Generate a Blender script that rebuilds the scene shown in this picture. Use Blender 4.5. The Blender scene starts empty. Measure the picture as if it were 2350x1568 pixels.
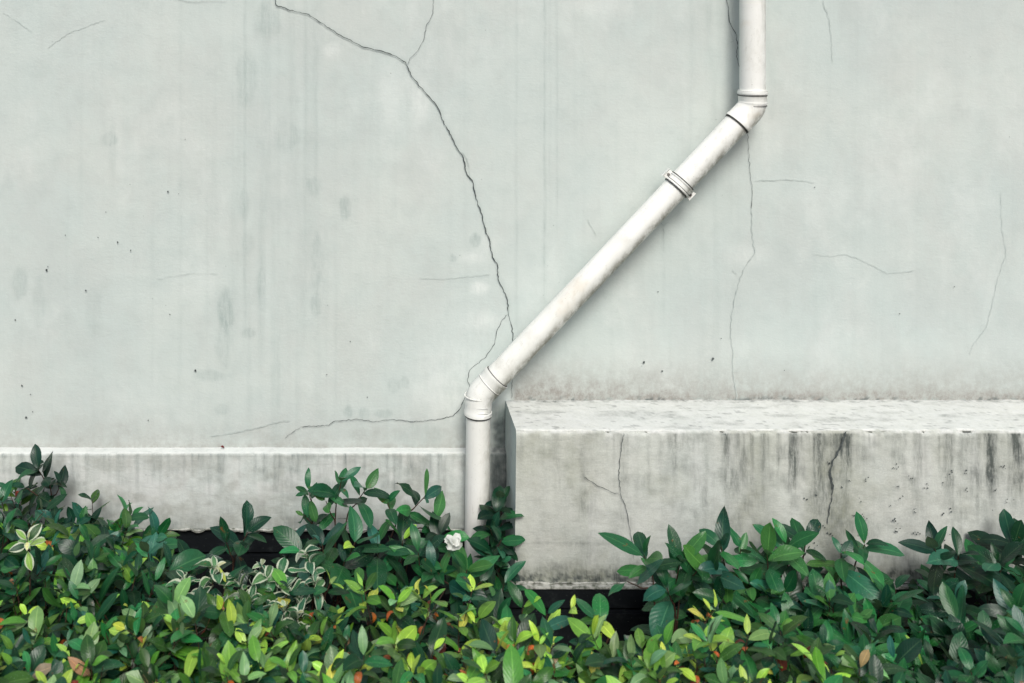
import bpy, math, random
import numpy as np
from mathutils import Vector

scene = bpy.context.scene
COL = scene.collection
R = math.radians

# ------------------------------------------------------------------ camera
K = 0.00135            # metres per photo pixel (2350 px wide) on the wall plane y = 0
DIST = 3.0             # camera to wall
VX, VY = 835.0, 37.0   # principal point of the (shifted) lens
Z0 = 0.83
CAMX = (VX - 1175) * K
CAMZ = Z0 + (784 - VY) * K
cam = bpy.data.cameras.new("camera")
camo = bpy.data.objects.new("camera", cam)
COL.objects.link(camo)
camo.location = (CAMX, -DIST, CAMZ)
camo.rotation_euler = (R(90), 0, 0)
cam.sensor_width = 36
cam.lens = 36 * DIST / (2350 * K)
cam.shift_x = (1175 - VX) / 2350
cam.shift_y = -(784 - VY) / 2350
cam.clip_start = 0.05
cam.clip_end = 500
cam.dof.use_dof = True
cam.dof.focus_distance = DIST - 0.12
cam.dof.aperture_fstop = 3.5
scene.camera = camo

# ------------------------------------------------------------------ world, sun
SUN_EL, SUN_ROT = 47.0, 175.0
world = bpy.data.worlds.new("World")
scene.world = world
world.use_nodes = True
wn = world.node_tree.nodes
sky = wn.new("ShaderNodeTexSky")
sky.sky_type = 'NISHITA'
sky.sun_disc = False
sky.sun_elevation = R(SUN_EL)
sky.sun_rotation = R(SUN_ROT)
sky.dust_density = 4.0
sky.air_density = 1.0
sky.ozone_density = 1.0
world.node_tree.links.new(sky.outputs[0], wn["Background"].inputs[0])
wn["Background"].inputs[1].default_value = 0.10
sun = bpy.data.lights.new("sun", 'SUN')
sun.energy = 1.7
sun.angle = R(20)
sun.color = (1.0, 0.98, 0.945)
suno = bpy.data.objects.new("sun", sun)
COL.objects.link(suno)
sd = Vector((math.sin(R(SUN_ROT)) * math.cos(R(SUN_EL)), math.cos(R(SUN_ROT)) * math.cos(R(SUN_EL)), math.sin(R(SUN_EL))))
suno.rotation_euler = sd.to_track_quat('Z', 'Y').to_euler()
suno.location = sd * 20
vs = scene.view_settings
vs.view_transform = 'Standard'
vs.look = 'None'
vs.exposure = 0.50
vs.gamma = 1.0

# ------------------------------------------------------------------ helpers
def W(px, py, y=0.0):
    """photo pixel (2350 px wide) seen at depth y -> world point"""
    s = K * (DIST + y) / DIST
    return np.array([CAMX + (px - VX) * s, y, CAMZ - (py - VY) * s])

def tag(o, label=None, cat=None, group=None, kind=None):
    if label: o["label"] = label
    if cat: o["category"] = cat
    if group: o["group"] = group
    if kind: o["kind"] = kind
    return o

def empty(name, loc, label, cat, group=None):
    o = bpy.data.objects.new(name, None)
    o.location = tuple(float(v) for v in loc)
    o.empty_display_size = 0.05
    COL.objects.link(o)
    return tag(o, label, cat, group)

def link(name, me, mat, parent=None):
    o = bpy.data.objects.new(name, me)
    COL.objects.link(o)
    for m in (mat if isinstance(mat, (list, tuple)) else [mat]):
        me.materials.append(m)
    if parent is not None:
        o.parent = parent
    return o

def root_offset(parent):
    p = np.zeros(3)
    while parent is not None:
        p += np.array(parent.location)
        parent = parent.parent
    return p

def mesh_from(name, verts, faces, mat, parent=None, smooth=True, colors=None, uvs=None, attr="st"):
    v = np.asarray(verts, dtype=np.float64) - root_offset(parent)
    me = bpy.data.meshes.new(name)
    F = np.asarray(faces, dtype=np.int32)
    me.vertices.add(len(v))
    me.vertices.foreach_set("co", v.astype(np.float32).ravel())
    n, k = F.shape
    me.loops.add(n * k)
    me.loops.foreach_set("vertex_index", F.ravel())
    me.polygons.add(n)
    me.polygons.foreach_set("loop_start", np.arange(0, n * k, k, dtype=np.int32))
    me.polygons.foreach_set("loop_total", np.full(n, k, dtype=np.int32))
    me.update(calc_edges=True)
    me.polygons.foreach_set("use_smooth", np.full(n, smooth, dtype=bool))
    if colors is not None:
        a = me.color_attributes.new(attr, 'FLOAT_COLOR', 'POINT')
        a.data.foreach_set("color", np.asarray(colors, dtype=np.float32).ravel())
    if uvs is not None:
        l = me.uv_layers.new(name="UVMap")
        l.data.foreach_set("uv", np.asarray(uvs, dtype=np.float32)[F.ravel()].ravel())
    me.validate()
    return link(name, me, mat, parent)

def grid_faces(ny, nx, off=0):
    j, i = np.meshgrid(np.arange(ny - 1), np.arange(nx - 1), indexing='ij')
    a = (j * nx + i).ravel() + off
    return np.stack([a, a + 1, a + nx + 1, a + nx], 1)

_rng = np.random.RandomState(11)
_tab = _rng.rand(256, 256)
def vnoise(x, y):
    x = np.asarray(x, float); y = np.asarray(y, float)
    xi = np.floor(x).astype(int); yi = np.floor(y).astype(int)
    fx = x - xi; fy = y - yi
    fx = fx * fx * (3 - 2 * fx); fy = fy * fy * (3 - 2 * fy)
    g = lambda a, b: _tab[a & 255, b & 255]
    return (g(xi, yi) * (1 - fx) + g(xi + 1, yi) * fx) * (1 - fy) + (g(xi, yi + 1) * (1 - fx) + g(xi + 1, yi + 1) * fx) * fy
def fnoise(x, y, o=4):
    s = 0; a = 1; t = 0
    for i in range(o):
        s = s + a * vnoise(x * 2 ** i + 17 * i, y * 2 ** i + 31 * i); t += a; a *= .5
    return s / t
def sstep(a, b, x):
    t = np.clip((x - a) / (b - a), 0, 1)
    return t * t * (3 - 2 * t)

# ------------------------------------------------------------------ materials
def newmat(name):
    m = bpy.data.materials.new(name); m.use_nodes = True
    nt = m.node_tree
    return m, nt, nt.nodes, nt.links, nt.nodes["Principled BSDF"]

def mix(nt, fac, a, b, mode='MIX'):
    n = nt.nodes.new("ShaderNodeMix"); n.data_type = 'RGBA'; n.blend_type = mode
    for sock, val in ((n.inputs[0], fac), (n.inputs[6], a), (n.inputs[7], b)):
        if hasattr(val, "links"): nt.links.new(val, sock)
        elif isinstance(val, (int, float)): sock.default_value = val
        else: sock.default_value = (*val, 1)
    return n.outputs[2]
def math_(nt, op, a, b=None, clamp=False):
    n = nt.nodes.new("ShaderNodeMath"); n.operation = op; n.use_clamp = clamp
    for i, v in enumerate((a, b)):
        if v is None: continue
        if hasattr(v, "links"): nt.links.new(v, n.inputs[i])
        else: n.inputs[i].default_value = v
    return n.outputs[0]
def ramp(nt, v, a, b, lo=0.0, hi=1.0):
    n = nt.nodes.new("ShaderNodeMapRange"); n.interpolation_type = 'SMOOTHSTEP'
    nt.links.new(v, n.inputs[0])
    for i, x in zip((1, 2, 3, 4), (a, b, lo, hi)): n.inputs[i].default_value = x
    return n.outputs[0]
def noise(nt, scale, detail=4, rough=.55, sc=(1, 1, 1), loc=(0, 0, 0)):
    g = nt.nodes.new("ShaderNodeNewGeometry")
    mp = nt.nodes.new("ShaderNodeMapping"); mp.inputs[3].default_value = sc; mp.inputs[1].default_value = loc
    nt.links.new(g.outputs[0], mp.inputs[0])
    n = nt.nodes.new("ShaderNodeTexNoise"); n.inputs[2].default_value = scale; n.inputs[3].default_value = detail; n.inputs[4].default_value = rough
    nt.links.new(mp.outputs[0], n.inputs[0])
    return n.outputs[0]
def bump(nt, h, strength, dist, prev=None):
    b = nt.nodes.new("ShaderNodeBump"); b.inputs[0].default_value = strength; b.inputs[1].default_value = dist
    nt.links.new(h, b.inputs["Height"])
    if prev is not None: nt.links.new(prev, b.inputs["Normal"])
    return b.outputs[0]

def plaster(name, base, alt, dark, white, grime, streak=.12, rough=.85, bstr=.3, tex=1.0):
    m, nt, N, L, P = newmat(name)
    at = N.new("ShaderNodeVertexColor"); at.layer_name = "st"
    sep = N.new("ShaderNodeSeparateColor"); L.new(at.outputs[0], sep.inputs[0])
    big = ramp(nt, noise(nt, 1.7, 5, .6), .35, .68)
    c = mix(nt, big, base, alt)
    # vertical drip streaks
    s1 = ramp(nt, noise(nt, 1, 5, .6, (38, 38, 1.1)), .48, .75)
    c = mix(nt, math_(nt, 'MULTIPLY', s1, streak), c, dark)
    s2 = ramp(nt, noise(nt, 1, 4, .6, (16, 16, 1.6), (3, 1, 9)), .55, .8)
    c = mix(nt, math_(nt, 'MULTIPLY', s2, streak * .8), c, white)
    # trowel mottling and fine grain
    mt = noise(nt, 14, 6, .65)
    m2 = ramp(nt, noise(nt, 4.5, 6, .7, (1, 1, .7), (8, 3, 3)), .42, .62)
    c = mix(nt, math_(nt, 'MULTIPLY', m2, .13), c, (.40, .37, .36))
    m3 = ramp(nt, noise(nt, 5.5, 5, .65, (1, 1, .6), (1, 9, 6)), .52, .7)
    c = mix(nt, math_(nt, 'MULTIPLY', m3, .20), c, white)
    c = mix(nt, math_(nt, 'MULTIPLY', ramp(nt, mt, .45, .72), .14 * tex), c, dark)
    gr = noise(nt, 260, 3, .7)
    c = mix(nt, math_(nt, 'MULTIPLY', ramp(nt, gr, .35, .7), .10 * tex), c, dark)
    hz = ramp(nt, noise(nt, 1, 4, .6, (9, 9, 120), (2, 5, 1)), .56, .75)
    c = mix(nt, math_(nt, 'MULTIPLY', hz, .10 * tex), c, dark)
    # painted-on masks broken up by noise
    br = ramp(nt, noise(nt, 55, 6, .75, (1, 1, .35)), .3, .62, .35, 1.15)
    c = mix(nt, math_(nt, 'MULTIPLY', sep.outputs[1], br, True), c, white)
    brg = ramp(nt, noise(nt, 30, 7, .8, (1, 1, .8), (7, 7, 7)), .3, .7, .45, 1.15)
    c = mix(nt, math_(nt, 'MULTIPLY', sep.outputs[2], brg, True), c, grime)
    brd = ramp(nt, noise(nt, 90, 6, .8, (1, 1, .18), (1, 7, 3)), .34, .64, .3, 1.2)
    c = mix(nt, math_(nt, 'MULTIPLY', sep.outputs[0], brd, True), c, dark)
    c = mix(nt, math_(nt, 'SUBTRACT', 1.0, at.outputs[1], True), c, (.035, .045, .048))  # near-black alpha mask: mould blotches and painted corner shade
    # tiny dark specks
    vo = N.new("ShaderNodeTexVoronoi"); vo.inputs["Scale"].default_value = 22
    g = N.new("ShaderNodeNewGeometry"); L.new(g.outputs[0], vo.inputs[0])
    sp = ramp(nt, vo.outputs["Distance"], .03, .055, 1, 0)
    wsel = ramp(nt, noise(nt, 5, 2, .5, (1, 1, 1), (4, 4, 4)), .55, .6)
    c = mix(nt, math_(nt, 'MULTIPLY', math_(nt, 'MULTIPLY', sp, wsel), .45 * tex), c, tuple(v * .5 for v in dark))
    L.new(c, P.inputs["Base Color"])
    P.inputs["Roughness"].default_value = rough
    P.inputs["Specular IOR Level"].default_value = .3
    b = bump(nt, noise(nt, 7, 6, .6), bstr * .7, .012)
    b = bump(nt, noise(nt, 60, 5, .65, (1, 1, 2.2)), bstr * .55, .003, b)
    b = bump(nt, gr, bstr * .35, .0012, b)
    L.new(b, P.inputs["Normal"])
    return m

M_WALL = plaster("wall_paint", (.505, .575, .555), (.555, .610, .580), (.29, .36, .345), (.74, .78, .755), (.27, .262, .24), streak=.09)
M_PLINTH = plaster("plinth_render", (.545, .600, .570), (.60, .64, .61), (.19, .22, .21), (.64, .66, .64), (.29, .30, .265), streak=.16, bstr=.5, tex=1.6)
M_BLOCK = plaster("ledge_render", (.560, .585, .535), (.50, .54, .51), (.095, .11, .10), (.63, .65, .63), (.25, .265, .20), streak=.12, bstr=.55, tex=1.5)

def dark_base():
    m, nt, N, L, P = newmat("dark_base_tiles")
    n = noise(nt, 30, 6, .7)
    c = mix(nt, ramp(nt, n, .5, .75), (.005, .007, .009), (.022, .028, .028))
    n2 = noise(nt, 120, 4, .7, (1, 1, 1), (3, 3, 1))
    c = mix(nt, ramp(nt, n2, .66, .76), c, (.22, .25, .23))
    L.new(c, P.inputs["Base Color"]); P.inputs["Roughness"].default_value = .6; P.inputs["Specular IOR Level"].default_value = .25
    L.new(bump(nt, n, .5, .004), P.inputs["Normal"])
    return m
M_BASE = dark_base()

def simple(name, col, col2=None, rough=.6, scale=40, bstr=.2, spec=.4):
    m, nt, N, L, P = newmat(name)
    n = noise(nt, scale, 5, .65)
    c = mix(nt, ramp(nt, n, .35, .7), col, col2 or tuple(v * .7 for v in col))
    L.new(c, P.inputs["Base Color"]); P.inputs["Roughness"].default_value = rough
    P.inputs["Specular IOR Level"].default_value = spec
    L.new(bump(nt, n, bstr, .002), P.inputs["Normal"])
    return m
M_CRACK = simple("crack_dark", (.055, .065, .065), (.10, .115, .115), .95, 90, 0, .1)
M_CRACKF = simple("crack_faint", (.38, .43, .415), (.50, .565, .545), .95, 90, 0, .1)
M_CRACKV = simple("crack_very_faint", (.42, .48, .46), (.51, .57, .55), .95, 90, 0, .1)
M_MORTAR = simple("mortar", (.42, .43, .40), (.06, .075, .05), .9, 60, .6)
M_SOIL = simple("soil", (.018, .016, .012), (.035, .03, .022), .95, 25, .9)
M_STEM = simple("stem_bark", (.075, .035, .022), (.035, .022, .016), .6, 60, .3)
M_DEAD = simple("fallen_leaf_red", (.13, .012, .012), (.06, .008, .008), .6, 200, .3)
M_SCREW = simple("screw_metal", (.18, .17, .16), (.08, .07, .06), .5, 200, .3)

def pipe_mat():
    m, nt, N, L, P = newmat("pipe_plastic")
    c = mix(nt, ramp(nt, noise(nt, 6, 5, .6), .35, .7), (.79, .805, .775), (.72, .735, .695))
    geo = N.new("ShaderNodeNewGeometry"); sx = N.new("ShaderNodeSeparateXYZ"); L.new(geo.outputs["Normal"], sx.inputs[0])
    # grime mottling on the underside, with the underside's shading painted in
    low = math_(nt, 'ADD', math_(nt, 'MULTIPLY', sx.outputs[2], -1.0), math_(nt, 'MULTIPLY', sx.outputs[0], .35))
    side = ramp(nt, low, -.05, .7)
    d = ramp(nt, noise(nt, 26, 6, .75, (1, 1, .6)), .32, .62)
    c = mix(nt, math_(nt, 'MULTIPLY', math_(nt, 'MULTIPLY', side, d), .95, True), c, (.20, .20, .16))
    d3 = ramp(nt, noise(nt, 11, 6, .7, (1, 1, 1), (5, 5, 9)), .52, .72)
    c = mix(nt, math_(nt, 'MULTIPLY', d3, .30), c, (.42, .41, .35))
    sp = ramp(nt, noise(nt, 170, 4, .75), .63, .72)
    c = mix(nt, math_(nt, 'MULTIPLY', sp, .7), c, (.20, .19, .155))
    sc_ = ramp(nt, noise(nt, 1, 6, .75, (34, 90, 12), (2, 8, 5)), .54, .66)
    c = mix(nt, math_(nt, 'MULTIPLY', sc_, .2), c, (.34, .33, .28))
    rb = ramp(nt, noise(nt, 5, 4, .6, (1, 1, 1), (2, 8, 5)), .60, .75)
    c = mix(nt, math_(nt, 'MULTIPLY', rb, .35), c, (.55, .45, .30))
    st = ramp(nt, noise(nt, 1, 4, .6, (70, 70, 5)), .60, .72)
    c = mix(nt, math_(nt, 'MULTIPLY', st, .16), c, (.40, .38, .33))
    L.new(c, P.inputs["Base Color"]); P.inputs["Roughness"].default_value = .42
    P.inputs["Specular IOR Level"].default_value = .4
    L.new(bump(nt, noise(nt, 45, 4, .6), .15, .002), P.inputs["Normal"])
    return m
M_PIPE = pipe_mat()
M_METAL = M_PIPE

def leaf_mat(name, margin=False, gloss=.33, trans=.27, petal=False):
    m, nt, N, L, P = newmat(name)
    at = N.new("ShaderNodeVertexColor"); at.layer_name = "st"
    uv = N.new("ShaderNodeUVMap"); uv.uv_map = "UVMap"
    s = N.new("ShaderNodeSeparateXYZ"); L.new(uv.outputs[0], s.inputs[0])
    au = math_(nt, 'ABSOLUTE', math_(nt, 'SUBTRACT', s.outputs[0], .5))
    c = at.outputs[0]
    mott = noise(nt, 90, 4, .6)
    dk = mix(nt, 1, c, (.62, .68, .62), 'MULTIPLY')
    c = mix(nt, math_(nt, 'MULTIPLY', ramp(nt, mott, .35, .7), .45), c, dk)
    ph = math_(nt, 'SINE', math_(nt, 'MULTIPLY', math_(nt, 'SUBTRACT', s.outputs[1], math_(nt, 'MULTIPLY', au, .55)), 62.0))
    if not petal:
        lt = mix(nt, .12, mix(nt, 1, c, (2.2, 1.9, 1.8), 'MULTIPLY'), (.30, .38, .16))
        mid = ramp(nt, au, .012, .045, 1, 0)
        c = mix(nt, math_(nt, 'MULTIPLY', mid, .65), c, lt)
        lv = ramp(nt, ph, .82, 1.0)
        c = mix(nt, math_(nt, 'MULTIPLY', lv, .09), c, lt)
    if margin:
        e = math_(nt, 'ADD', au, math_(nt, 'MULTIPLY', mott, .22))
        c = mix(nt, ramp(nt, e, .42, .47), c, (.50, .56, .42))
    if not petal:
        vo = N.new("ShaderNodeTexVoronoi"); vo.inputs["Scale"].default_value = 260
        g = N.new("ShaderNodeNewGeometry"); L.new(g.outputs[0], vo.inputs[0])
        sel = ramp(nt, noise(nt, 14, 2, .5, (1, 1, 1), (9, 1, 1)), .5, .6)
        drop = math_(nt, 'MULTIPLY', ramp(nt, vo.outputs["Distance"], .10, .17, 1, 0), sel)
        c = mix(nt, math_(nt, 'MULTIPLY', drop, .55), c, (.45, .55, .48))
        br = math_(nt, 'MULTIPLY', ramp(nt, noise(nt, 38, 5, .7, (1, 1, 1), (2, 6, 4)), .64, .69), .75)
        c = mix(nt, br, c, (.16, .075, .025))
        geo = N.new("ShaderNodeNewGeometry")
        pale = mix(nt, .35, c, (.16, .22, .12))
        c = mix(nt, geo.outputs["Backfacing"], c, pale)
    L.new(c, P.inputs["Base Color"]); P.inputs["Roughness"].default_value = gloss
    P.inputs["Specular IOR Level"].default_value = .40
    bb = bump(nt, ph, .12, .0010)
    bb = bump(nt, mott, .25, .002, bb)
    L.new(bb, P.inputs["Normal"])
    tr = N.new("ShaderNodeBsdfTranslucent"); L.new(c, tr.inputs[0])
    ms = N.new("ShaderNodeMixShader"); ms.inputs[0].default_value = trans
    L.new(P.outputs[0], ms.inputs[1]); L.new(tr.outputs[0], ms.inputs[2])
    L.new(ms.outputs[0], N["Material Output"].inputs[0])
    return m
M_LEAF = leaf_mat("leaf")
M_VAR = leaf_mat("leaf_variegated", margin=True, gloss=.45)
M_PETAL = leaf_mat("petal", gloss=.6, trans=.3, petal=True)

# ------------------------------------------------------------------ ground
gx = np.concatenate([[-150, -60, -20, -8, -4], np.linspace(-3, 3, 121), [4, 8, 20, 60, 150]])
gy = np.concatenate([[-150, -60, -20, -8, -4], np.linspace(-3, 0.1, 63), [4, 20, 150]])
GX, GY = np.meshgrid(gx, gy)
GZ = (fnoise(GX * 6, GY * 6) - .5) * .05 * (np.abs(GX) < 3.5) * (GY > -3.5)
tag(mesh_from("ground", np.stack([GX, GY, GZ], -1).reshape(-1, 3), grid_faces(*GX.shape), M_SOIL), kind="structure")

# ------------------------------------------------------------------ crack data (photo pixels)
def jag(pts, rng, amp, step=5.0):
    out = []
    for (a, b) in zip(pts[:-1], pts[1:]):
        a = np.array(a, float); b = np.array(b, float); L_ = np.linalg.norm(b - a)
        n = max(1, int(L_ / step)); t = (b - a) / max(L_, 1e-6); nn = np.array([-t[1], t[0]])
        for i in range(n):
            f = i / n
            out.append(a + (b - a) * f + (nn * rng.uniform(-amp, amp) if i else 0))
    out.append(np.array(pts[-1], float))
    return np.array(out)

def crack_geo(lines, yplane, seed):
    rng = np.random.RandomState(seed); V = []; F = []
    for pts, w0, w1 in lines:
        p = jag(pts, rng, 1.5)
        t = np.gradient(p, axis=0); t /= np.linalg.norm(t, axis=1, keepdims=True) + 1e-9
        nn = np.stack([-t[:, 1], t[:, 0]], 1)
        f = np.linspace(0, 1, len(p))
        w = .66 * (w0 + (w1 - w0) * f) * (.45 + 1.1 * vnoise(np.arange(len(p)) * .55 + seed, f * 0 + w0 * 7))
        w[0] *= .3; w[-1] *= .15
        o = len(V)
        for q, m_, ww in zip(p, nn, w):
            for s in (-1, 1):
                V.append(W(*(q + m_ * ww * .5 * s), yplane))
        for i in range(len(p) - 1):
            F.append([o + 2 * i, o + 2 * i + 1, o + 2 * i + 3, o + 2 * i + 2])
    return V, F

C1 = [(628,-20),(634,12),(665,24),(704,32),(730,48),(760,68),(795,88),(832,108),(870,116),(905,128),(931,143),(945,176),(965,200),(985,222),(1005,248),(1015,275),(1035,310),(1048,338),(1062,358),(1070,395),(1086,420),(1092,455),(1104,488),(1112,520),(1125,560),(1130,590),(1141,605),(1143,640),(1155,665),(1165,690),(1167,718)]
wall_dark = [(C1, 2.3, 2.9),
 ([(1167,718),(1175,750),(1178,790),(1176,850),(1174,915)], 2.0, 1.3),
 ([(995,-10),(994,30),(978,60),(973,90),(960,115),(940,135),(934,150)], 1.2, 1.5),
 ([(1165,722),(1150,738),(1140,760),(1135,790),(1115,820),(1095,835),(1078,850),(1073,870),(1078,890),(1066,915),(1058,935),(1040,955),(1010,962),(975,966),(940,968),(900,963),(860,968),(820,962),(790,965),(765,968),(755,976),(720,978),(690,980)], 1.5, 1.9),
 ([(690,980),(675,990),(652,1008)], 1.4, .8),
 ([(1668,-10),(1674,50),(1690,80),(1692,105)], 1.7, 2.2), ([(1692,105),(1690,130),(1697,160)], 2, 1),
 ([(1716,305),(1718,350),(1722,400),(1727,440),(1725,480)], 1.3, 1.5)]
wall_faint = [([(1036,305),(1050,345),(1064,352),(1075,375),(1079,412)], 1.6, 1.5),
 ([(665,965),(630,970),(590,982),(540,993),(480,1003)], 2, 1.5),
 ([(1674,60),(1684,95),(1665,104)], 1.5, 1.2),
 ([(1725,480),(1727,540),(1733,580),(1715,605),(1700,635),(1688,680),(1680,720),(1677,770),(1683,810),(1682,850),(1690,900),(1692,920)], 2.0, 2.2),
 ([(1733,415),(1790,412),(1840,414),(1872,419)], 1.6, 1.4), ([(1680,618),(1693,632)], 1.5, 1.2),
 ([(1888,0),(1902,40),(1908,90),(1911,145)], 1.5, 1.2),
 ([(1865,583),(1910,588),(1940,583),(1975,595),(2010,612),(2035,627),(2070,625),(2100,620)], .9, 1.3),
 ([(2297,440),(2300,520),(2310,585),(2290,640),(2280,690),(2265,750),(2235,790),(2225,815)], .9, 1.2),
 ([(240,45),(200,60),(160,75),(125,98),(108,112)], 1.4, 1.2), ([(5,28),(40,50),(75,75)], 1, 1),
 ([(1508,505),(1525,518),(1538,505)], 1.6, 1.6), ([(1523,520),(1524,580)], 1.6, 1),
 ([(1348,500),(1370,545)], 1.2, 1), ([(960,638),(1010,640),(1070,635),(1125,630)], .9, 1.4),
 ([(385,-5),(440,4),(520,2)], 1.5, 1.3), ([(1700,850),(1682,852)], 1.2, 1.2), ([(360,640),(430,628),(500,628)], 1, 1), ([(1378,650),(1390,690)], 1, .8)]
dots = [(50,885,3),(60,958,4),(75,945,2),(70,905,2),(270,556,3),(197,667,3),(107,620,4),(385,440,3),(243,487,2),(1478,832,4),(1636,824,5),(1520,852,3),(448,851,4),(390,722,2),(804,784,2),(843,912,2),(750,860,2),(1800,850,1.5),(2065,720,2),(2190,658,2),(1870,430,2),(1510,670,2),(410,445,1.6),(150,540,2),(300,575,2),(225,545,2),(35,735,3),(110,612,2),(1655,777,2),(120,95,1),(1270,935,1.5),(340,965,2),(425,320,1.5)]

# ------------------------------------------------------------------ wall
XL, XR = -4.5, 4.5
def axis(lo, hi, a, b, st):
    return np.unique(np.round(np.concatenate([np.arange(lo, a, .08), np.arange(a, b, st), np.arange(b, hi + .04, .08)]), 5))
wall = empty("painted_wall", (0, 0, 0), "tall pale grey-green painted masonry wall with long cracks running behind the downpipe", "wall")
wx = axis(XL, XR, -1.75, 1.75, .005)
wz = axis(-.1, 3.4, .45, 2.0, .005)
X, Z = np.meshgrid(wx, wz)
PX = 1175 + X / K; PY = 784 - (Z - Z0) / K
st = np.zeros(X.shape + (4,)); st[..., 3] = 1
def ell(cx, cy, rx, ry, soft=.35):
    d = np.sqrt(((PX - cx) / rx) ** 2 + ((PY - cy) / ry) ** 2) + (fnoise(PX / 14, PY / 14) - .5) * .5
    return 1 - sstep(1 - soft, 1 + soft, d)
for (a, b, c, d, s) in [(792,478,13,28,.5),(1090,552,12,16,.6),(518,715,18,50,.55),(598,650,12,32,.25),(728,600,13,60,.3),(720,430,17,24,.3),(612,50,32,40,.3),(655,310,32,38,.25),(565,180,24,60,.3),(560,470,12,34,.3),(727,700,12,30,.35),(1040,593,9,9,.4),(45,650,18,34,.35),(905,885,15,18,.35),(800,945,12,14,.45),(930,878,10,14,.35),(485,862,38,12,.35),(512,790,16,60,.3),(570,765,18,12,.35),(250,320,20,16,.3),(835,950,12,14,.4),(880,950,20,10,.4),(960,1000,60,30,.25),(258,340,10,60,.2),(510,940,16,12,.3),(90,700,14,60,.2),(1770,200,10,90,.15),(215,720,20,60,.15),(570,560,14,26,.2)]:
    st[..., 0] += ell(a, b, c, d, .3) * s * .95
def streakline(x, y0, y1, w, s):
    e = np.exp(-((PX - x - 2 * (vnoise(PY / 60, PY * 0 + x) - .5)) / w) ** 2)
    return e * s * .65 * sstep(y0 - 60, y0 + 20, PY) * (1 - sstep(y1 - 160, y1, PY)) * (.6 + .6 * vnoise(PY / 25, PX * 0 + x))
for a in [(562,-200,820,2.6,.55),(1185,-200,800,3,.4),(1250,-200,760,3,.7),(1278,-200,600,3,.45),(1262,-200,500,2.5,.3),(1523,520,800,4,.35),(725,-200,1020,6,.2),(415,-200,950,4,.25),(700,-200,900,4,.2),(598,500,1000,4,.2),(1590,-200,300,5,.2),(1620,-200,260,4,.2),(640,-200,1000,3,.2),(535,0,1000,3,.2),(475,200,1000,3,.18),(350,500,1010,4,.18),(1960,500,900,5,.15),(1870,600,950,6,.12),(1320,-200,500,5,.12),(770,100,1000,3,.15)]:
    st[..., 0] += streakline(*a)
band = np.exp(-((PX - 640) / 150) ** 2) * .12 + np.exp(-((PX - 1620) / 60) ** 2) * .12
st[..., 0] += band * sstep(.45, .75, vnoise(PX / 11, PY / 320)) * 1.2
# cracks: soft darker halo along the main crack
for (a, b) in zip(C1[:-1], C1[1:]):
    ax, ay = a; bx, by = b
    L2 = (bx - ax) ** 2 + (by - ay) ** 2
    t = np.clip(((PX - ax) * (bx - ax) + (PY - ay) * (by - ay)) / L2, 0, 1)
    d = np.hypot(PX - ax - t * (bx - ax), PY - ay - t * (by - ay))
    st[..., 0] = np.maximum(st[..., 0], .28 * np.exp(-(d / 5) ** 2))
for (a, b, c, d, s) in [(1100,660,15,10,.9),(1085,590,26,10,.6),(762,115,14,12,.6),(965,240,14,34,.5),(1010,880,60,60,.35),(1715,588,34,16,.5),(1105,735,30,14,.5),(1120,560,25,12,.4),(930,200,40,50,.3),(1050,930,30,20,.4),(1060,800,60,90,.25),(1760,330,20,60,.3)]:
    st[..., 1] += ell(a, b, c * 1.2, d * 1.2, .95) * s * .6
nz = fnoise(PX / 60, PY / 26)
nf = fnoise(PX / 9, PY / 9)
right = sstep(1165, 1190, PX)
g = right * (sstep(760, 925, PY) ** 1.6 * (.75 + .6 * nz)) + right * sstep(890, 919, PY) * (.3 + .3 * nf)
g += right * np.exp(-((PX - 1230) / 110) ** 2) * sstep(780, 920, PY) * .35
left = 1 - sstep(1165, 1175, PX)
g += left * (sstep(880, 1030, PY) ** 2 * (.2 + .7 * nz)) + left * sstep(1012, 1028, PY) * (.1 + .5 * nf)
st[..., 2] = g * .75
st[..., 0] += .5 * right * sstep(905, 920, PY) * sstep(.5, .7, nf)
st[..., 0] += (.9 * np.exp(-((PX - 1156) / 9) ** 2) + .6 * sstep(1128, 1142, PX) * (PX < 1180)) * sstep(915, 965, PY)  # shade of the gap between pipe and ledge, painted on
st[..., :3] = np.clip(st[..., :3], 0, 1)
st[..., 3] = 1 - np.clip(sstep(1118, 1150, PX + 14 * nz) * (PX < 1176) * sstep(925, 1000, PY + 40 * nz) * (.55 + .5 * nf) + .7 * right * sstep(905, 919, PY) * sstep(.50, .62, nf) * sstep(.4, .6, nz), 0, .92)  # painted near-black shade in the pipe corner, plus the speckled ledge joint
Y = (fnoise(X * 1.7, Z * 1.7) - .5) * .006
Y *= (Z > .2)
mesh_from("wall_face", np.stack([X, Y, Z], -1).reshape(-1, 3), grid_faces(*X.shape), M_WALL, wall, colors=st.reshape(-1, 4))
def boxmesh(name, lo, hi, mat, parent, bev=0.0):
    import bmesh
    bm = bmesh.new(); bmesh.ops.create_cube(bm, size=1)
    lo = np.array(lo, float); hi = np.array(hi, float)
    off = root_offset(parent)
    for v in bm.verts:
        v.co = Vector(((lo + hi) / 2 + np.array(v.co) * (hi - lo) - off).tolist())
    if bev: bmesh.ops.bevel(bm, geom=bm.edges[:], offset=bev, segments=2, affect='EDGES')
    me = bpy.data.meshes.new(name); bm.to_mesh(me); bm.free()
    return link(name, me, mat, parent)
boxmesh("wall_core", (XL, .02, -.1), (XR, .30, 3.42), M_WALL, wall)

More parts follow.
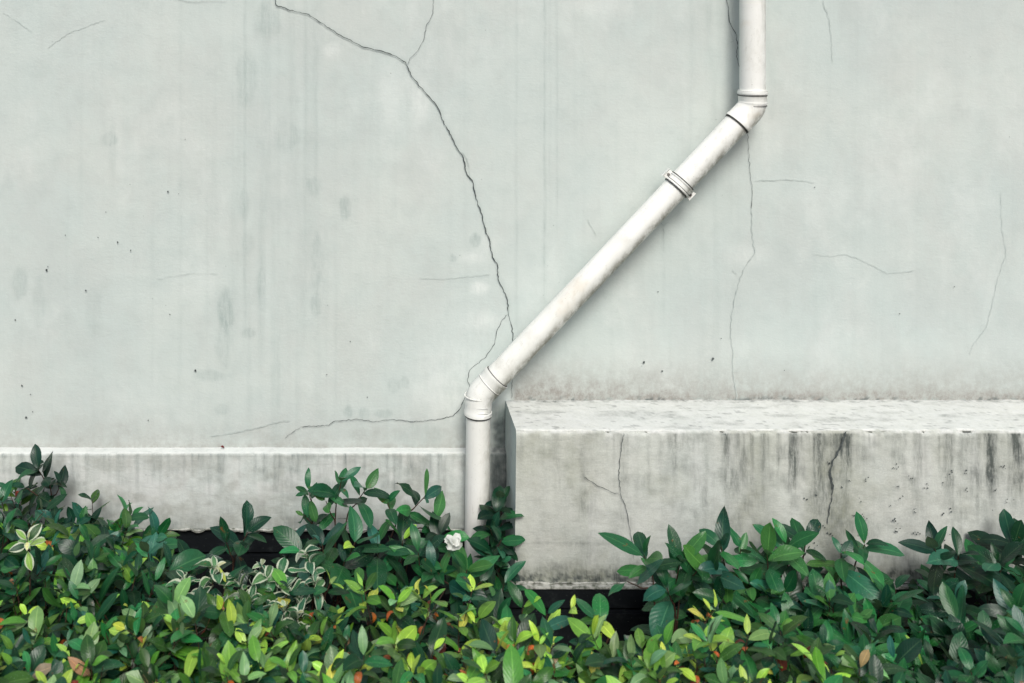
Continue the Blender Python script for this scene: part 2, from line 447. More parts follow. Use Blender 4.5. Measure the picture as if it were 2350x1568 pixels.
for i, c_ in enumerate(wall_dark):
    V, F = crack_geo([c_], -.0042 - .0001 * i, 3 + i); mesh_from("crack", V, F, M_CRACK, wall, False)
for i, c_ in enumerate(wall_faint):
    V, F = crack_geo([c_], -.0040 - .00002 * i, 25 + i); mesh_from("hairline_crack", V, F, M_CRACKV if c_[1] <= 1.0 or c_[2] <= .9 else M_CRACKF, wall, False)
rg = np.random.RandomState(4)
for (a, b, r) in dots:
    V = []; F = []; o = 0; n = 9
    for i in range(n):
        t = 2 * math.pi * i / n; rr = r * .62 * rg.uniform(.6, 1.3)
        V.append(W(a + rr * math.cos(t), b + rr * 1.2 * math.sin(t), -.0044))
    V.append(W(a, b, -.0044))
    for i in range(n): F.append([o + i, o + (i + 1) % n, o + n])
    mesh_from("pock_mark", V, F, M_CRACK, wall, False)

# ------------------------------------------------------------------ profile sweeps (plinth, ledge)
def sweep(name, xs, prof, stf, mat, parent, x_left=None, amp=.0012, edge=None):
    """prof: list of (y, z) dense points; stf(PX, PY, part) -> st ; closes the left end with a cap"""
    prof = np.array(prof); n = len(prof)
    Xg, I = np.meshgrid(xs, np.arange(n)); Yg = prof[I, 0].astype(float); Zg = prof[I, 1].astype(float)
    tang = np.gradient(prof, axis=0); tang /= np.linalg.norm(tang, axis=1, keepdims=True) + 1e-9
    nrm = np.stack([-tang[:, 1], tang[:, 0]], 1)
    s = np.cumsum(np.r_[0, np.linalg.norm(np.diff(prof, axis=0), axis=1)])[I]
    dsp = (fnoise(Xg * 9, s * 9) - .5) * amp * 5 + (fnoise(Xg * 60 + 5, s * 60) - .5) * amp * 1.3
    if edge is not None:
        e = edge(I); dsp = dsp - e * np.clip(fnoise(Xg * 45, s * 0 + 3.3) - .42, 0, 1) * .038
    Yg = Yg + nrm[I, 0] * dsp * -1; Zg = Zg + nrm[I, 1] * dsp * -1
    if x_left is not None:
        t = (Xg - xs[0]) / .25
        Xg = Xg + (1 - np.clip(t, 0, 1)) * x_left(Zg)
    ppx = VX + (Xg - CAMX) / (K * (DIST + Yg) / DIST); ppy = VY + (CAMZ - Zg) / (K * (DIST + Yg) / DIST)
    sv = stf(ppx, ppy, Yg, Zg)
    V = np.stack([Xg, Yg, Zg], -1)
    return mesh_from(name, V.reshape(-1, 3), grid_faces(n, len(xs)), mat, parent, colors=sv.reshape(-1, 4)), V

def dense(pts, st):
    out = [np.array(pts[0], float)]
    for a, b in zip(pts[:-1], pts[1:]):
        a = np.array(a, float); b = np.array(b, float); n = max(1, int(np.linalg.norm(b - a) / st))
        for i in range(1, n + 1): out.append(a + (b - a) * i / n)
    return out

# left plinth, part of the wall
zt = Z0 - 244 * K; zb = .267
def st_plinth(px, py, y, z):
    s = np.zeros(px.shape + (4,)); s[..., 3] = 1
    top = (y > -.033) & (z > zt - .004)
    s[..., 1] = np.where(top, .55, 0) + (1 - top) * .45 * sstep(.55, .8, vnoise(px / 30, py / 28)) * (py < 1160)
    n1 = vnoise(px / 9, py / 260); n2 = vnoise(px / 3.5 + 9, py / 160)
    drip_and_shade = sstep(.5, .85, n1) * (1 - sstep(1045, 1170, py)) * .40 + sstep(.6, .9, n2) * (1 - sstep(1042, 1080 + 60 * vnoise(px / 9, py * 0), py)) * .28 + .25 * sstep(.5, .72, fnoise(px / 45, py / 40))
    drip_and_shade += .45 * (1 - sstep(1042, 1054, py)) * fnoise(px / 12, py / 6)
    for x_, w_, s_ in ((792, 3, .6), (905, 3, .5), (1020, 4, .3), (745, 14, .22), (480, 3, .3), (880, 8, .2)):
        drip_and_shade = drip_and_shade + np.exp(-((px - x_) / w_) ** 2) * s_ * (1 - sstep(1100, 1215, py))
    drip_and_shade = drip_and_shade + .95 * sstep(1122, 1134, px)  # painted shade where the plinth meets the ledge
    drip_and_shade += sstep(1165, 1215, py) * .5 * fnoise(px / 20, py / 8)
    for (a, b, c, d) in ((600, 1160, 12, 18), (650, 1165, 14, 18), (520, 1170, 20, 14)):
        drip_and_shade += .3 * np.exp(-((px - a) / c) ** 2 - ((py - b) / d) ** 2)
    s[..., 0] = np.where(top, .25 * sstep(.6, .8, fnoise(px / 20, py / 3)), drip_and_shade)
    s[..., 2] = np.where(top, 0, .50 * sstep(.35, .7, fnoise(px / 40, py / 26)) + .5 * sstep(1140, 1215, py) * fnoise(px / 18, py / 12))
    s[..., :3] = np.clip(s[..., :3], 0, 1)
    s[..., 3] = 1 - np.clip(sstep(1112, 1135, px) * (.6 + .5 * fnoise(px / 9, py / 9)), 0, .93)  # same corner shade again, painted near-black
    return s
xs = np.concatenate([np.arange(XL, -1.75, .08), np.arange(-1.75, -.024, .005), [-.0205]])
pr = dense([(.004, zt + .001), (-.030, zt - .001), (-.036, zt - .004), (-.036, zb)], .005) + [np.array([-.030, zb - .003]), np.array([-.0, zb - .004])]
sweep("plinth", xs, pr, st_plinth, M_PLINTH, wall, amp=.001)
b1 = boxmesh("base_course", (XL, -.026, .190), (-.046, .0, .262), M_BASE, wall, .002)
b1 = boxmesh("base_course", (XL, -.030, -.1), (-.046, .0, .184), M_BASE, wall, .002)
# broken mortar along the underside of the plinth
def ragged(name, x0, x1, y, z, h, d, mat, parent, seed, thr=.35, step=.006):
    xs = np.arange(x0, x1, step); V = []; F = []
    top = z + h * (fnoise(xs * 25, xs * 0 + seed) - .1) * .6
    bot = z - h * np.clip(fnoise(xs * 30 + 40, xs * 0 + seed) - thr, 0, 1) * 2
    dd = d * (.4 + fnoise(xs * 40 + 9, xs * 0 + seed))
    for x, t, b, q in zip(xs, top, bot, dd):
        V += [(x, y, t), (x, y - q, (t + b) / 2 + .001), (x, y - q * .8, b - .0005), (x, y + .012, b - .001)]
    n = len(xs)
    for i in range(n - 1):
        for j in range(3): F.append([4 * i + j, 4 * i + j + 1, 4 * i + 5 + j, 4 * i + 4 + j])
    return mesh_from(name, V, F, mat, parent, False)
ragged("mortar_edge", XL, -.05, -.033, zb, .012, .010, M_MORTAR, wall, 3)

# ------------------------------------------------------------------ projecting ledge (block)
D_ = .215
zT = Z0 - 136 * K; zB = .205; xL_ = CAMX + (1160 - VX) * K
ledge = empty("concrete_ledge", (xL_, -D_, 0), "projecting concrete ledge with bright white top and streaked grey-beige face, right of the downpipe", "ledge")
def st_block(px, py, y, z):
    s = np.zeros(px.shape + (4,)); s[..., 3] = 1
    top = (y > -D_ + .006) & (z > zT - .006)
    edge = (~top) & (z > zT - .009)
    n1 = vnoise(px / 12, py / 330 + 3); n2 = vnoise(px / 4.5 + 9, py / 200 + 7)
    rgt = sstep(1250, 1750, px) * .6 + .4
    dk = sstep(.5, .9, n1) * (1 - sstep(1040, 1300, py)) * .50 * rgt + .34 * sstep(.5, .72, fnoise(px / 38, py / 55)) * rgt + sstep(.6, .95, n2) * (1 - sstep(995, 1060 + 90 * vnoise(px / 9, py * 0), py)) * .38 * rgt * sstep(.3, .6, vnoise(px / 60, py * 0 + 2))
    for (x_, w_, s_, y1) in ((1340,9,.35,1130),(1425,8,.30,1050),(1700,14,.30,1200),(1760,12,.30,1260),(1740,5,.25,1180),(1822,7,.55,1060),(1880,16,.55,1230),(1925,22,.7,1260),(1945,8,.4,1060),(2125,10,.28,1160),(2160,10,.28,1120),(2228,14,.35,1120),(2275,10,.95,1130),(2278,22,.45,1190),(2345,12,.55,1260),(2050,16,.2,1100),(2330,8,.5,1060)):
        dk = dk + .62 * np.exp(-((px - x_ - 6 * (vnoise(py / 40, py * 0 + x_) - .5)) / w_) ** 2) * s_ * (1 - sstep(y1 - 90, y1 + 70, py)) * (.45 + .9 * fnoise(px / 7, py / 16))
    for (a, b, c, d, q) in ((2275,1090,14,22,.7),(2235,1085,22,18,.35),(1340,1150,16,30,.3),(2245,1110,16,16,.3),(2340,1105,12,20,.5),(1290,1305,26,14,.4),(1340,1270,30,40,.25)):
        dk = dk + q * np.exp(-((px - a) / c) ** 2 - ((py - b) / d) ** 2)
    dk += np.exp(-((py - 1246 - (px - 1185) * .012) / 3) ** 2) * .28 * (1 - sstep(1450, 1650, px))
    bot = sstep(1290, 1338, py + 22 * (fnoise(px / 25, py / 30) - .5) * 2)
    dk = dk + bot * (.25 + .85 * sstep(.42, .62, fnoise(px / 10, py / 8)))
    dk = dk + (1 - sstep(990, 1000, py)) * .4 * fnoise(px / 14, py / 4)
    tp = .30 * sstep(.56, .76, fnoise(px / 70, py / 9)) + .5 * (1 - sstep(921, 926, py)) * sstep(.4, .6, fnoise(px / 12, py / 3))
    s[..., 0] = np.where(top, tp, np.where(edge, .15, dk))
    s[..., 1] = np.where(top, .62, np.where(edge, .9 * sstep(.35, .6, fnoise(px / 20, py * 0)), .35 * sstep(.5, .8, vnoise(px / 40, py / 120)) * (px > 1350)))
    yl = np.exp(-((px - 1280) / 150) ** 2) * .22 + .55 * np.exp(-((px - 1910) / 60) ** 2) + .3 * np.exp(-((px - 1740) / 60) ** 2)
    s[..., 2] = np.where(top, 0, (yl * (.4 + .9 * fnoise(px / 22, py / 60)) + sstep(1280, 1330, py) * .5 + .25 * sstep(.5, .75, fnoise(px / 60, py / 80))))
    s[..., :3] = np.clip(s[..., :3], 0, 1)
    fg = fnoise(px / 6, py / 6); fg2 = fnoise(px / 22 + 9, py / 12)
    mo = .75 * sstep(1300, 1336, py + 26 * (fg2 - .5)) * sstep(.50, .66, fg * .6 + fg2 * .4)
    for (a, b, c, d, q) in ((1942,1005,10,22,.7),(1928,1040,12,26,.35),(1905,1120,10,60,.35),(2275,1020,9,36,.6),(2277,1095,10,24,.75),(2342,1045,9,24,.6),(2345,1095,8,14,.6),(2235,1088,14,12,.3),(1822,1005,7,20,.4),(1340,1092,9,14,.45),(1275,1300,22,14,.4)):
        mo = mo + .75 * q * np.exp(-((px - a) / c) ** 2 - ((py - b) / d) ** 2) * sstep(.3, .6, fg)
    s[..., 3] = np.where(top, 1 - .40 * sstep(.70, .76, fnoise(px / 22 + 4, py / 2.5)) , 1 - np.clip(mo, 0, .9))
    return s
xs = np.concatenate([np.arange(xL_, 2.0, .005), np.arange(2.0, XR, .08)])
topn = dense([(.004, zT + .002), (-D_ + .006, zT - .0005)], .005)
pr = topn + [np.array([-D_ + .0025, zT - .002]), np.array([-D_, zT - .006])] + dense([(-D_, zT - .006), (-D_, zB + .001)], .005)[1:] + [np.array([-D_ + .004, zB])]
nt_ = len(topn)
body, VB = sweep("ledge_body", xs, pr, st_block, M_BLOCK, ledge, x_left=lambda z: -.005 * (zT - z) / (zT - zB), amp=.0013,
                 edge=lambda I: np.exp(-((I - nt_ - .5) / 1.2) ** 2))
# left side cap, sharing the profile's own left outline
loop = VB[:, 0, :]
front = loop[nt_:]; ncap = 30
cap = np.stack([front * 1.0 for _ in range(ncap)], 1)
f = np.linspace(0, 1, ncap)
cap[..., 1] = cap[..., 1] * (1 - f)[None] + .004 * f[None]
cap[..., 0] += (fnoise(cap[..., 1] * 30, cap[..., 2] * 30) - .5) * .004 * np.sin(np.pi * f)[None]
topz = np.interp(cap[..., 1].ravel(), loop[:nt_ + 1, 1][::-1], loop[:nt_ + 1, 2][::-1]).reshape(cap.shape[:2])
wgt = np.clip((cap[..., 2] - (zT - .03)) / .03, 0, 1)
cap[..., 2] = np.where(np.arange(cap.shape[0])[:, None] == 0, topz, np.minimum(cap[..., 2], topz - .0005))
sc = np.zeros(cap.shape[:2] + (4,)); sc[..., 3] = 1
sc[..., 0] = .25 * fnoise(cap[..., 1] * 60, cap[..., 2] * 8) + .5 * sstep(.03, 0, -cap[..., 1])
M_SIDE = M_WALL
mesh_from("side_face", cap.reshape(-1, 3), grid_faces(*cap.shape[:2])[:, ::-1], M_SIDE, ledge, colors=sc.reshape(-1, 4))
# dark base below it
xb = CAMX + (1167 - VX) * K * (DIST - .228) / DIST
boxmesh("base_course", (xb, -.228, .141), (XR, -.002, .199), M_BASE, ledge, .003)
boxmesh("base_course", (xb + .002, -.236, -.1), (XR, -.0015, .136), M_BASE, ledge, .004)
boxmesh("mortar_bed", (xb - .001, -.231, .1975), (XR, -.003, .2045), M_MORTAR, ledge, .002)
ragged("mortar_edge", xL_ - .003, XR, -D_ + .001, zB + .003, .010, .005, M_MORTAR, ledge, 8)
lc = [([(1432,993),(1424,1040),(1420,1090),(1424,1130)], 1.6, 2.0), ([(1424,1130),(1440,1180),(1448,1230),(1455,1285)], 1.8, 1.3),
      ([(1340,1095),(1370,1115),(1400,1128),(1422,1135)], 2.2, 1.6),
      ([(1942,990),(1932,1020),(1922,1040),(1910,1062),(1905,1085),(1912,1115),(1909,1140)], 6.0, 5.0), ([(1909,1140),(1903,1170),(1899,1205)], 4.0, 1.5)]
for i, c_ in enumerate(lc):
    V, F = crack_geo([c_], -D_ - .0046 - .0001 * i, 7 + i); mesh_from("crack", V, F, M_CRACK, ledge, False)
for i in range(46):
    a = rg.choice([1945, 1960, 2070, 2130, 2300, 1860, 2200]) + rg.normal(0, 26); b = rg.uniform(1060, 1270); V = []; F = []
    for j in range(rg.randint(2, 5)):
        o = len(V); n = 6; r = rg.uniform(.9, 2.1); aa = a + rg.normal(0, 4); bb = b + rg.normal(0, 4)
        for q in range(n):
            t = 2 * math.pi * q / n; V.append(W(aa + r * math.cos(t), bb + r * math.sin(t), -D_ - .0045))
        V.append(W(aa, bb, -D_ - .0045))
        for q in range(n): F.append([o + q, o + (q + 1) % n, o + n])
    mesh_from("mould_spot", V, F, M_CRACK, ledge, False)

# ------------------------------------------------------------------ downpipe
YP = -.082
def P3(px, py): return W(px, py, YP)
KP = K * (DIST + YP) / DIST
def smooth_path(pts, n=12):
    """pts: corners; returns list rounded by quadratic bezier through the middle one"""
    a, b, c = [np.array(p) for p in pts]
    return [(1 - t) ** 2 * a + 2 * t * (1 - t) * b + t * t * c for t in np.linspace(0, 1, n)]
def tube(path, radii, seg=48, close=True):
    path = [np.array(p, float) for p in path]; V = []; F = []
    n = len(path)
    for i, p in enumerate(path):
        a = path[max(i - 1, 0)]; b = path[min(i + 1, n - 1)]
        t = b - a
        if np.linalg.norm(t) < 1e-9: t = path[min(i + 2, n - 1)] - path[max(i - 2, 0)]
        t = t / np.linalg.norm(t)
        u = np.array([0, -1.0, 0]); u = u - t * np.dot(u, t); u /= np.linalg.norm(u); v = np.cross(t, u)
        for k in range(seg):
            th = 2 * math.pi * k / seg
            V.append(p + (u * math.cos(th) + v * math.sin(th)) * radii[i])
    for i in range(n - 1):
        for k in range(seg):
            k2 = (k + 1) % seg
            F.append([i * seg + k, i * seg + k2, (i + 1) * seg + k2, (i + 1) * seg + k])
    return np.array(V), F
def ringset(path_fn, items):
    """items: list of (s, r); duplicates of s make steps"""
    return [path_fn(s) for s, r in items], [r for s, r in items]
pipe = empty("downpipe", P3(1092, 1400), "off-white plastic rainwater downpipe with two elbows crossing the wall diagonally", "downpipe")
RP = 28.3 * KP
A0, A1 = P3(1727, -330), P3(1727, 222)
B0, B1 = P3(1694, 281), P3(1134, 872)
C0, C1p = P3(1098, 940), P3(1092, 1440)
up = (A1 - A0) / np.linalg.norm(A1 - A0)
dg = (B1 - B0) / np.linalg.norm(B1 - B0)
dn = (C1p - C0) / np.linalg.norm(C1p - C0)
def straight(name, a, b, r, n=2):
    path = [a + (b - a) * t for t in np.linspace(0, 1, n)]
    V, F = tube(path, [r] * n); return mesh_from(name, V, F, M_PIPE, pipe)
straight("pipe_section", A0, A1, RP)
straight("pipe_section", B0 - dg * .01, B1 + dg * .01, RP * .985)
straight("pipe_section", C0 - dn * .02, C1p, RP * .99)
px1 = KP
def elbow(first_start, corner, second_end, d1, d2, l1, l2, name="elbow"):
    """socket straight part l1, bend, socket straight part l2 with raised rims"""
    a = corner - d1 * l1; b = corner + d2 * l2
    sa = first_start; sb = second_end
    p = [sa]; r = [RP * 1.0]
    def add(q, rr): p.append(q); r.append(rr)
    e = .0006
    add(sa, RP * 1.13); add(sa + d1 * .010, RP * 1.13); add(sa + d1 * .0125, RP * 1.09)
    add(a, RP * 1.09)
    for q in smooth_path((a, corner, b), 16)[1:]: add(q, RP * 1.08)
    add(sb - d2 * .0125, RP * 1.09); add(sb - d2 * .010, RP * 1.13); add(sb, RP * 1.13); add(sb + d2 * e, RP * 1.0)
    V, F = tube(p, r)
    o = mesh_from(name, V, F, M_PIPE, pipe)
    m = o.modifiers.new("edge", 'EDGE_SPLIT'); m.split_angle = R(40)
    return o
# upper elbow: corner where the centrelines meet
def meet(p, d, q, e):
    # in the xz plane
    Mx = np.array([[d[0], -e[0]], [d[2], -e[2]]]); t = np.linalg.solve(Mx, np.array([q[0] - p[0], q[2] - p[2]]))
    return p + d * t[0]
cu = meet(A0, up, B0, dg)
cl = meet(B0, dg, C0, dn)
e1 = elbow(P3(1727, 207), cu, B0 + dg * .004, up, dg, .022, .022)
e2 = elbow(B1 - dg * .012, cl, P3(1097, 951), dg, dn, .026, .026)
# dark rings drawn as the shadow lines at socket and clamp edges
M_SHADOW_RING = simple("shadow_ring_dark", (.05, .05, .05), (.11, .11, .10), .8, 90, .1)
def shadow_ring(c, d, parent, rr=1.06, w=.0022):
    p = [c - d * w, c - d * w * .99, c, c + d * .0001]
    V, F = tube(p, [RP * .95, RP * rr, RP * rr, RP * .95]); mesh_from("shadow_ring", V, F, M_SHADOW_RING, parent)
shadow_ring(P3(1727, 241.5), -up, e1, 1.105)
shadow_ring(B0 + dg * .004, -dg, e1, 1.08)
shadow_ring(B0 + dg * .0065, -dg, e1, 1.06)
shadow_ring(P3(1727, 218), -up, e1, 1.13)
shadow_ring(P3(1097, 951), -dn, e2, 1.09)
shadow_ring(P3(1097, 953), -dn, e2, 1.07)
shadow_ring(B1 - dg * .012, dg, e2, 1.07)
shadow_ring(B1 + dg * .0225, dg, e2, 1.10)
# raised rings on the elbows
def ring(c, d, r, w, name, parent, mat=M_PIPE, seg=48):
    p = [c - d * w / 2, c - d * w / 2, c + d * w / 2, c + d * w / 2]
    V = []; 
    path = [c - d * w / 2, c - d * (w / 2 - .0004), c + d * (w / 2 - .0004), c + d * w / 2]
    V, F = tube(path, [r * .93, r, r, r * .93], seg)
    o = mesh_from(name, V, F, mat, parent)
    m = o.modifiers.new("edge", 'EDGE_SPLIT'); m.split_angle = R(40)
    return o
ring(P3(1727, 236), up, RP * 1.12, .006, "socket_rim", e1)
ring(B1 + dg * .020, dg, RP * 1.115, .003, "socket_rim", e2)
ring(P3(1097, 908), dn, RP * 1.10, .003, "socket_rim", e2)
# moulded blank plate on the lower elbow's socket: thin frame following the curve
def curved_frame(cx, py, wpx, hpx, parent):
    V = []; F = []
    c = P3(cx, py)
    def pt(a, h, r): return c + np.array([math.sin(a) * r, -math.cos(a) * r, h])
    r0 = RP * 1.095; r1 = RP * 1.12; aw = wpx * KP / 2 / r0; hh = hpx * KP / 2; t = .0016
    def bar(a0, a1, h0, h1):
        n = 10; o = len(V)
        for i in range(n + 1):
            a = a0 + (a1 - a0) * i / n
            V.extend([pt(a, h0, r0), pt(a, h0, r1), pt(a, h1, r1), pt(a, h1, r0)])
        for i in range(n):
            for j in range(3): F.append([o + 4 * i + j, o + 4 * i + 4 + j, o + 4 * i + 5 + j, o + 4 * i + 1 + j])
    ta = t / r0
    bar(-aw, aw, hh - t, hh); bar(-aw, aw, -hh, -hh + t)
    bar(-aw, -aw + ta, -hh + t, hh - t); bar(aw - ta, aw, -hh + t, hh - t)
    return mesh_from("moulded_plate", V, F, M_PIPE, parent, False)
curved_frame(1101, 932, 33, 13, e2)
# clamp halfway down the diagonal
def clamp(c, d, parent, w=.026, ears=True):
    cl_ = ring(c, d, RP * 1.10, w, "clamp", parent, M_METAL)
    ring(c - d * w * .40, d, RP * 1.16, .004, "clamp_rib", cl_, M_METAL); ring(c + d * w * .40, d, RP * 1.16, .004, "clamp_rib", cl_, M_METAL)
    side = np.cross(d, np.array([0, -1.0, 0])); side /= np.linalg.norm(side)
    import bmesh
    for sg in ((-1, 1) if ears else (1,)):
        for off in (.0,):
            bm = bmesh.new(); bmesh.ops.create_cube(bm, size=1)
            ctr = c + side * sg * RP * 1.22 + np.array([0, .004, 0])
            for v in bm.verts:
                q = ctr + side * v.co.x * .018 + d * v.co.y * w + np.array([0, -1.0, 0]) * v.co.z * .012
                v.co = Vector((q - root_offset(cl_)).tolist())
            bmesh.ops.bevel(bm, geom=bm.edges[:], offset=.002, segments=2, affect='EDGES')
            me = bpy.data.meshes.new("clamp_ear"); bm.to_mesh(me); bm.free()
            ear = link("clamp_ear", me, M_METAL, cl_)
        hp = ctr + np.array([0, -.0062, 0])
        V, F = tube([hp, hp + np.array([0, -.003, 0.0001]), hp + np.array([0, -.0045, .0001])], [.0042, .004, .0005], 12) if False else (None, None)
        n = 10; V = []; F = []
        for yy, rr in ((0, .0045), (-.003, .0042), (-.0038, .0028), (-.0039, .0001)):
            for k in range(n):
                th = 2 * math.pi * k / n; V.append(hp + np.array([rr * math.cos(th), yy, rr * math.sin(th)]))
        for i in range(3):
            for k in range(n): F.append([i * n + k, i * n + (k + 1) % n, (i + 1) * n + (k + 1) % n, (i + 1) * n + k])
        mesh_from("bolt", V, F, M_SCREW, cl_, False)
    # bracket leg into the wall
    return cl_
cc = P3(1560, 425)
tcl = np.dot(cc - B0, dg); ck = clamp(B0 + dg * tcl, dg, pipe)
shadow_ring(B0 + dg * (tcl + .0145), -dg, ck, 1.09, .002); shadow_ring(B0 + dg * (tcl + .006), dg, ck, 1.125, .0012); shadow_ring(B0 + dg * (tcl - .0145), dg, ck, 1.09, .002)
c2 = ring(P3(1727, 213), up, RP * 1.17, .007, "clamp", pipe, M_METAL)
import bmesh
bm = bmesh.new(); bmesh.ops.create_cube(bm, size=1)
q0 = P3(1702, 214) + np.array([0, -.014, 0])
for v in bm.verts: v.co = Vector((q0 + np.array([v.co.x * .010, v.co.y * .012, v.co.z * .010]) - root_offset(c2)).tolist())
bmesh.ops.bevel(bm, geom=bm.edges[:], offset=.0015, segments=2, affect='EDGES')
me = bpy.data.meshes.new("clamp_ear"); bm.to_mesh(me); bm.free(); link("clamp_ear", me, M_METAL, c2)
for (c_, nm) in ((B0 + dg * tcl, 0), (P3(1727, 213), 1)):
    boxmesh("wall_bracket", c_ + np.array([-.008, RP, -.008]), c_ + np.array([.008, -YP + .002, .008]), M_METAL, pipe, .001)

# ------------------------------------------------------------------ foliage engine
NV, NU = 8, 5
class Plant:
    def __init__(self, seed):
        self.rng = np.random.RandomState(seed); self.LV = []; self.LC = []; self.LU = []; self.nl = 0
        self.SV = []; self.SF = []; self.so = 0
    def leaf(self, base, d, n, L_, Wd, col, curl=.18, fold=.22, wave=.03, shape=(.75, .8)):
        r = self.rng
        d = d / np.linalg.norm(d); n = n - d * np.dot(n, d); n /= np.linalg.norm(n) + 1e-9; s = np.cross(d, n)
        v = np.linspace(0, 1, NV); u = np.linspace(-1, 1, NU)
        pk = shape[0] / (shape[0] + shape[1])
        w = (v ** shape[0]) * ((1 - v) ** shape[1]); w /= (pk ** shape[0]) * ((1 - pk) ** shape[1])
        w = np.maximum(w, .02) * Wd * .5
        vv, uu = np.meshgrid(v, u, indexing='ij'); ww = w[:, None] * np.ones_like(uu)
        c = curl * (1 if r.rand() > .1 else -.5); th = c * 2 * vv
        along = L_ * np.where(abs(c) > 1e-3, np.sin(th) / (2 * c + 1e-9), vv)
        drop = -L_ * (1 - np.cos(th)) / (2 * c + 1e-9)
        bend = r.uniform(-.08, .08) * L_ * vv ** 2
        asym = 1 + r.uniform(-.1, .1) * np.sign(uu)
        hgt = drop + fold * np.abs(uu) * ww - .12 * (uu ** 2) * ww + wave * L_ * np.sin(vv * r.uniform(5, 9) + r.uniform(0, 6)) * np.abs(uu) * np.sign(uu + .01) * r.uniform(-1, 1)
        side = ww * uu * asym + bend
        P = base[None, None] + d * along[..., None] + n * hgt[..., None] + s * side[..., None]
        self.LV.append(P.reshape(-1, 3)); self.LC.append(np.tile(np.r_[col, 1.0], (NV * NU, 1)))
        self.LU.append(np.stack([uu * .5 + .5, vv], -1).reshape(-1, 2)); self.nl += 1
    def stem(self, pts, r0, r1, seg=6):
        p = [np.array(q, float) for q in pts]
        rad = np.linspace(r0, r1, len(p))
        V, F = tube(p, rad, seg)
        self.SV.append(V); self.SF += [[a + self.so for a in f] for f in F]; self.so += len(V)
    def shoot(self, pts, nleaf, L_, ratio, tone, span=.6, tipang=30, lowang=75, curl=.18, rs=.0028, fold=.22, shape=(.75, .8), wave=.03, tipscale=.75):
        r = self.rng
        pts = [np.array(q, float) for q in pts]
        # catmull-rom
        P = [2 * pts[0] - pts[1]] + pts + [2 * pts[-1] - pts[-2]]; C = []
        for i in range(1, len(P) - 2):
            for t in np.linspace(0, 1, 7)[:-1]:
                a, b, c, d = P[i - 1], P[i], P[i + 1], P[i + 2]
                C.append(.5 * (2 * b + (c - a) * t + (2 * a - 5 * b + 4 * c - d) * t * t + (3 * b - 3 * c + d - a) * t ** 3))
        C.append(pts[-1]); C = np.array(C)
        self.stem(C, rs, rs * .45)
        ln = np.r_[0, np.cumsum(np.linalg.norm(np.diff(C, axis=0), axis=1))]; T = ln[-1]
        az = r.uniform(0, 6.28)
        for i in range(nleaf):
            f = i / max(nleaf - 1, 1)                    # 0 = tip
            s_ = T - (f ** 1.5) * span
            s_ = max(s_, 0)
            q = np.array([np.interp(s_, ln, C[:, k]) for k in range(3)])
            q2 = np.array([np.interp(min(s_ + .01, T), ln, C[:, k]) for k in range(3)]); q1 = np.array([np.interp(max(s_ - .01, 0), ln, C[:, k]) for k in range(3)])
            t = q2 - q1; t /= np.linalg.norm(t) + 1e-9
            az += 2.4 + r.uniform(-.35, .35)
            u = np.cross(t, [0, 1, 0.3]); u /= np.linalg.norm(u); v = np.cross(t, u)
            rad = u * math.cos(az) + v * math.sin(az)
            ang = R(tipang + (lowang - tipang) * f ** .7 + r.uniform(-12, 12))
            d = t * math.cos(ang) + rad * math.sin(ang)
            nn = t * math.sin(ang) - rad * math.cos(ang) + r.normal(0, .22, 3)
            sc = (tipscale + (1 - tipscale) * min(1, f * 3)) * r.uniform(.78, 1.15)
            d = d + np.array([0, 0, -.12 * f])
            col = tone(r, f, q); cu_ = curl * r.uniform(.2, 3.2)
            if r.rand() < .12: sc *= .6
            if r.rand() < .08: sc *= 1.25
            if col[0] > .14 and col[1] < .2: sc *= .55; cu_ = r.uniform(.8, 1.6)
            if col[0] > .3 and col[1] > .3: sc *= .75
            sh = (shape[0] * r.uniform(.8, 1.35), shape[1] * r.uniform(.75, 1.25))
            self.leaf(q + d * .004, d, nn, L_ * sc, L_ * sc * ratio * r.uniform(.8, 1.2), col, cu_, fold * r.uniform(.2, 2.2), wave * r.uniform(.5, 2.5), sh)
    def build(self, name, label, cat, mat=M_LEAF, group=None, kind=None, base=None, leafname="foliage"):
        V = np.concatenate(self.LV); C = np.concatenate(self.LC); U = np.concatenate(self.LU)
        g = grid_faces(NV, NU); F = (g[None] + (np.arange(self.nl) * NV * NU)[:, None, None]).reshape(-1, 4)
        if base is None: base = np.array([V[:, 0].mean(), V[:, 1].mean(), 0])
        o = empty(name, base, label, cat, group)
        if kind: o["kind"] = kind
        mesh_from(leafname, V, F, mat, o, True, C, U)
        if self.SV: mesh_from("stems", np.concatenate(self.SV), self.SF, M_STEM, o)
        return o

def pal(*items):
    ws = np.array([i[0] for i in items], float); ws /= ws.sum(); cs = [np.array(i[1]) for i in items]
    def f(r, frac, q):
        c = cs[r.choice(len(cs), p=ws)].copy()
        if frac > .4 and c[1] > .15 and c[0] > .06 and r.rand() < .6:   # pale young tips; lower leaves darkened as shade in the gaps
            c = np.array(OLIVE if r.rand() < .5 else DARK)
        c *= r.uniform(.7, 1.3); c[0] *= r.uniform(.8, 1.25); c[2] *= r.uniform(.75, 1.3)
        return np.clip(c, .004, .8)
    return f
DEEP = (.004, .034, .017); DARK = (.007, .054, .024); MID = (.014, .105, .034); FRESH = (.028, .190, .050); LIME = (.36, .62, .085)
YEL = (.50, .60, .09); BLUEG = (.022, .12, .070); ORG = (.48, .13, .03); RED = (.18, .028, .012); PALE = (.17, .32, .13); PINK = (.34, .22, .13)
OLIVE = (.032, .105, .020); GRASS = (.120, .320, .040); SAGE = (.19, .37, .14); DUSK = (.014, .050, .016)
T_DARK = pal((5, DEEP), (5, DARK), (2, MID), (1, BLUEG))
T_DARKMID = pal((2, DEEP), (4, DARK), (6, MID), (3, FRESH), (1.5, BLUEG), (.05, ORG), (.3, LIME))
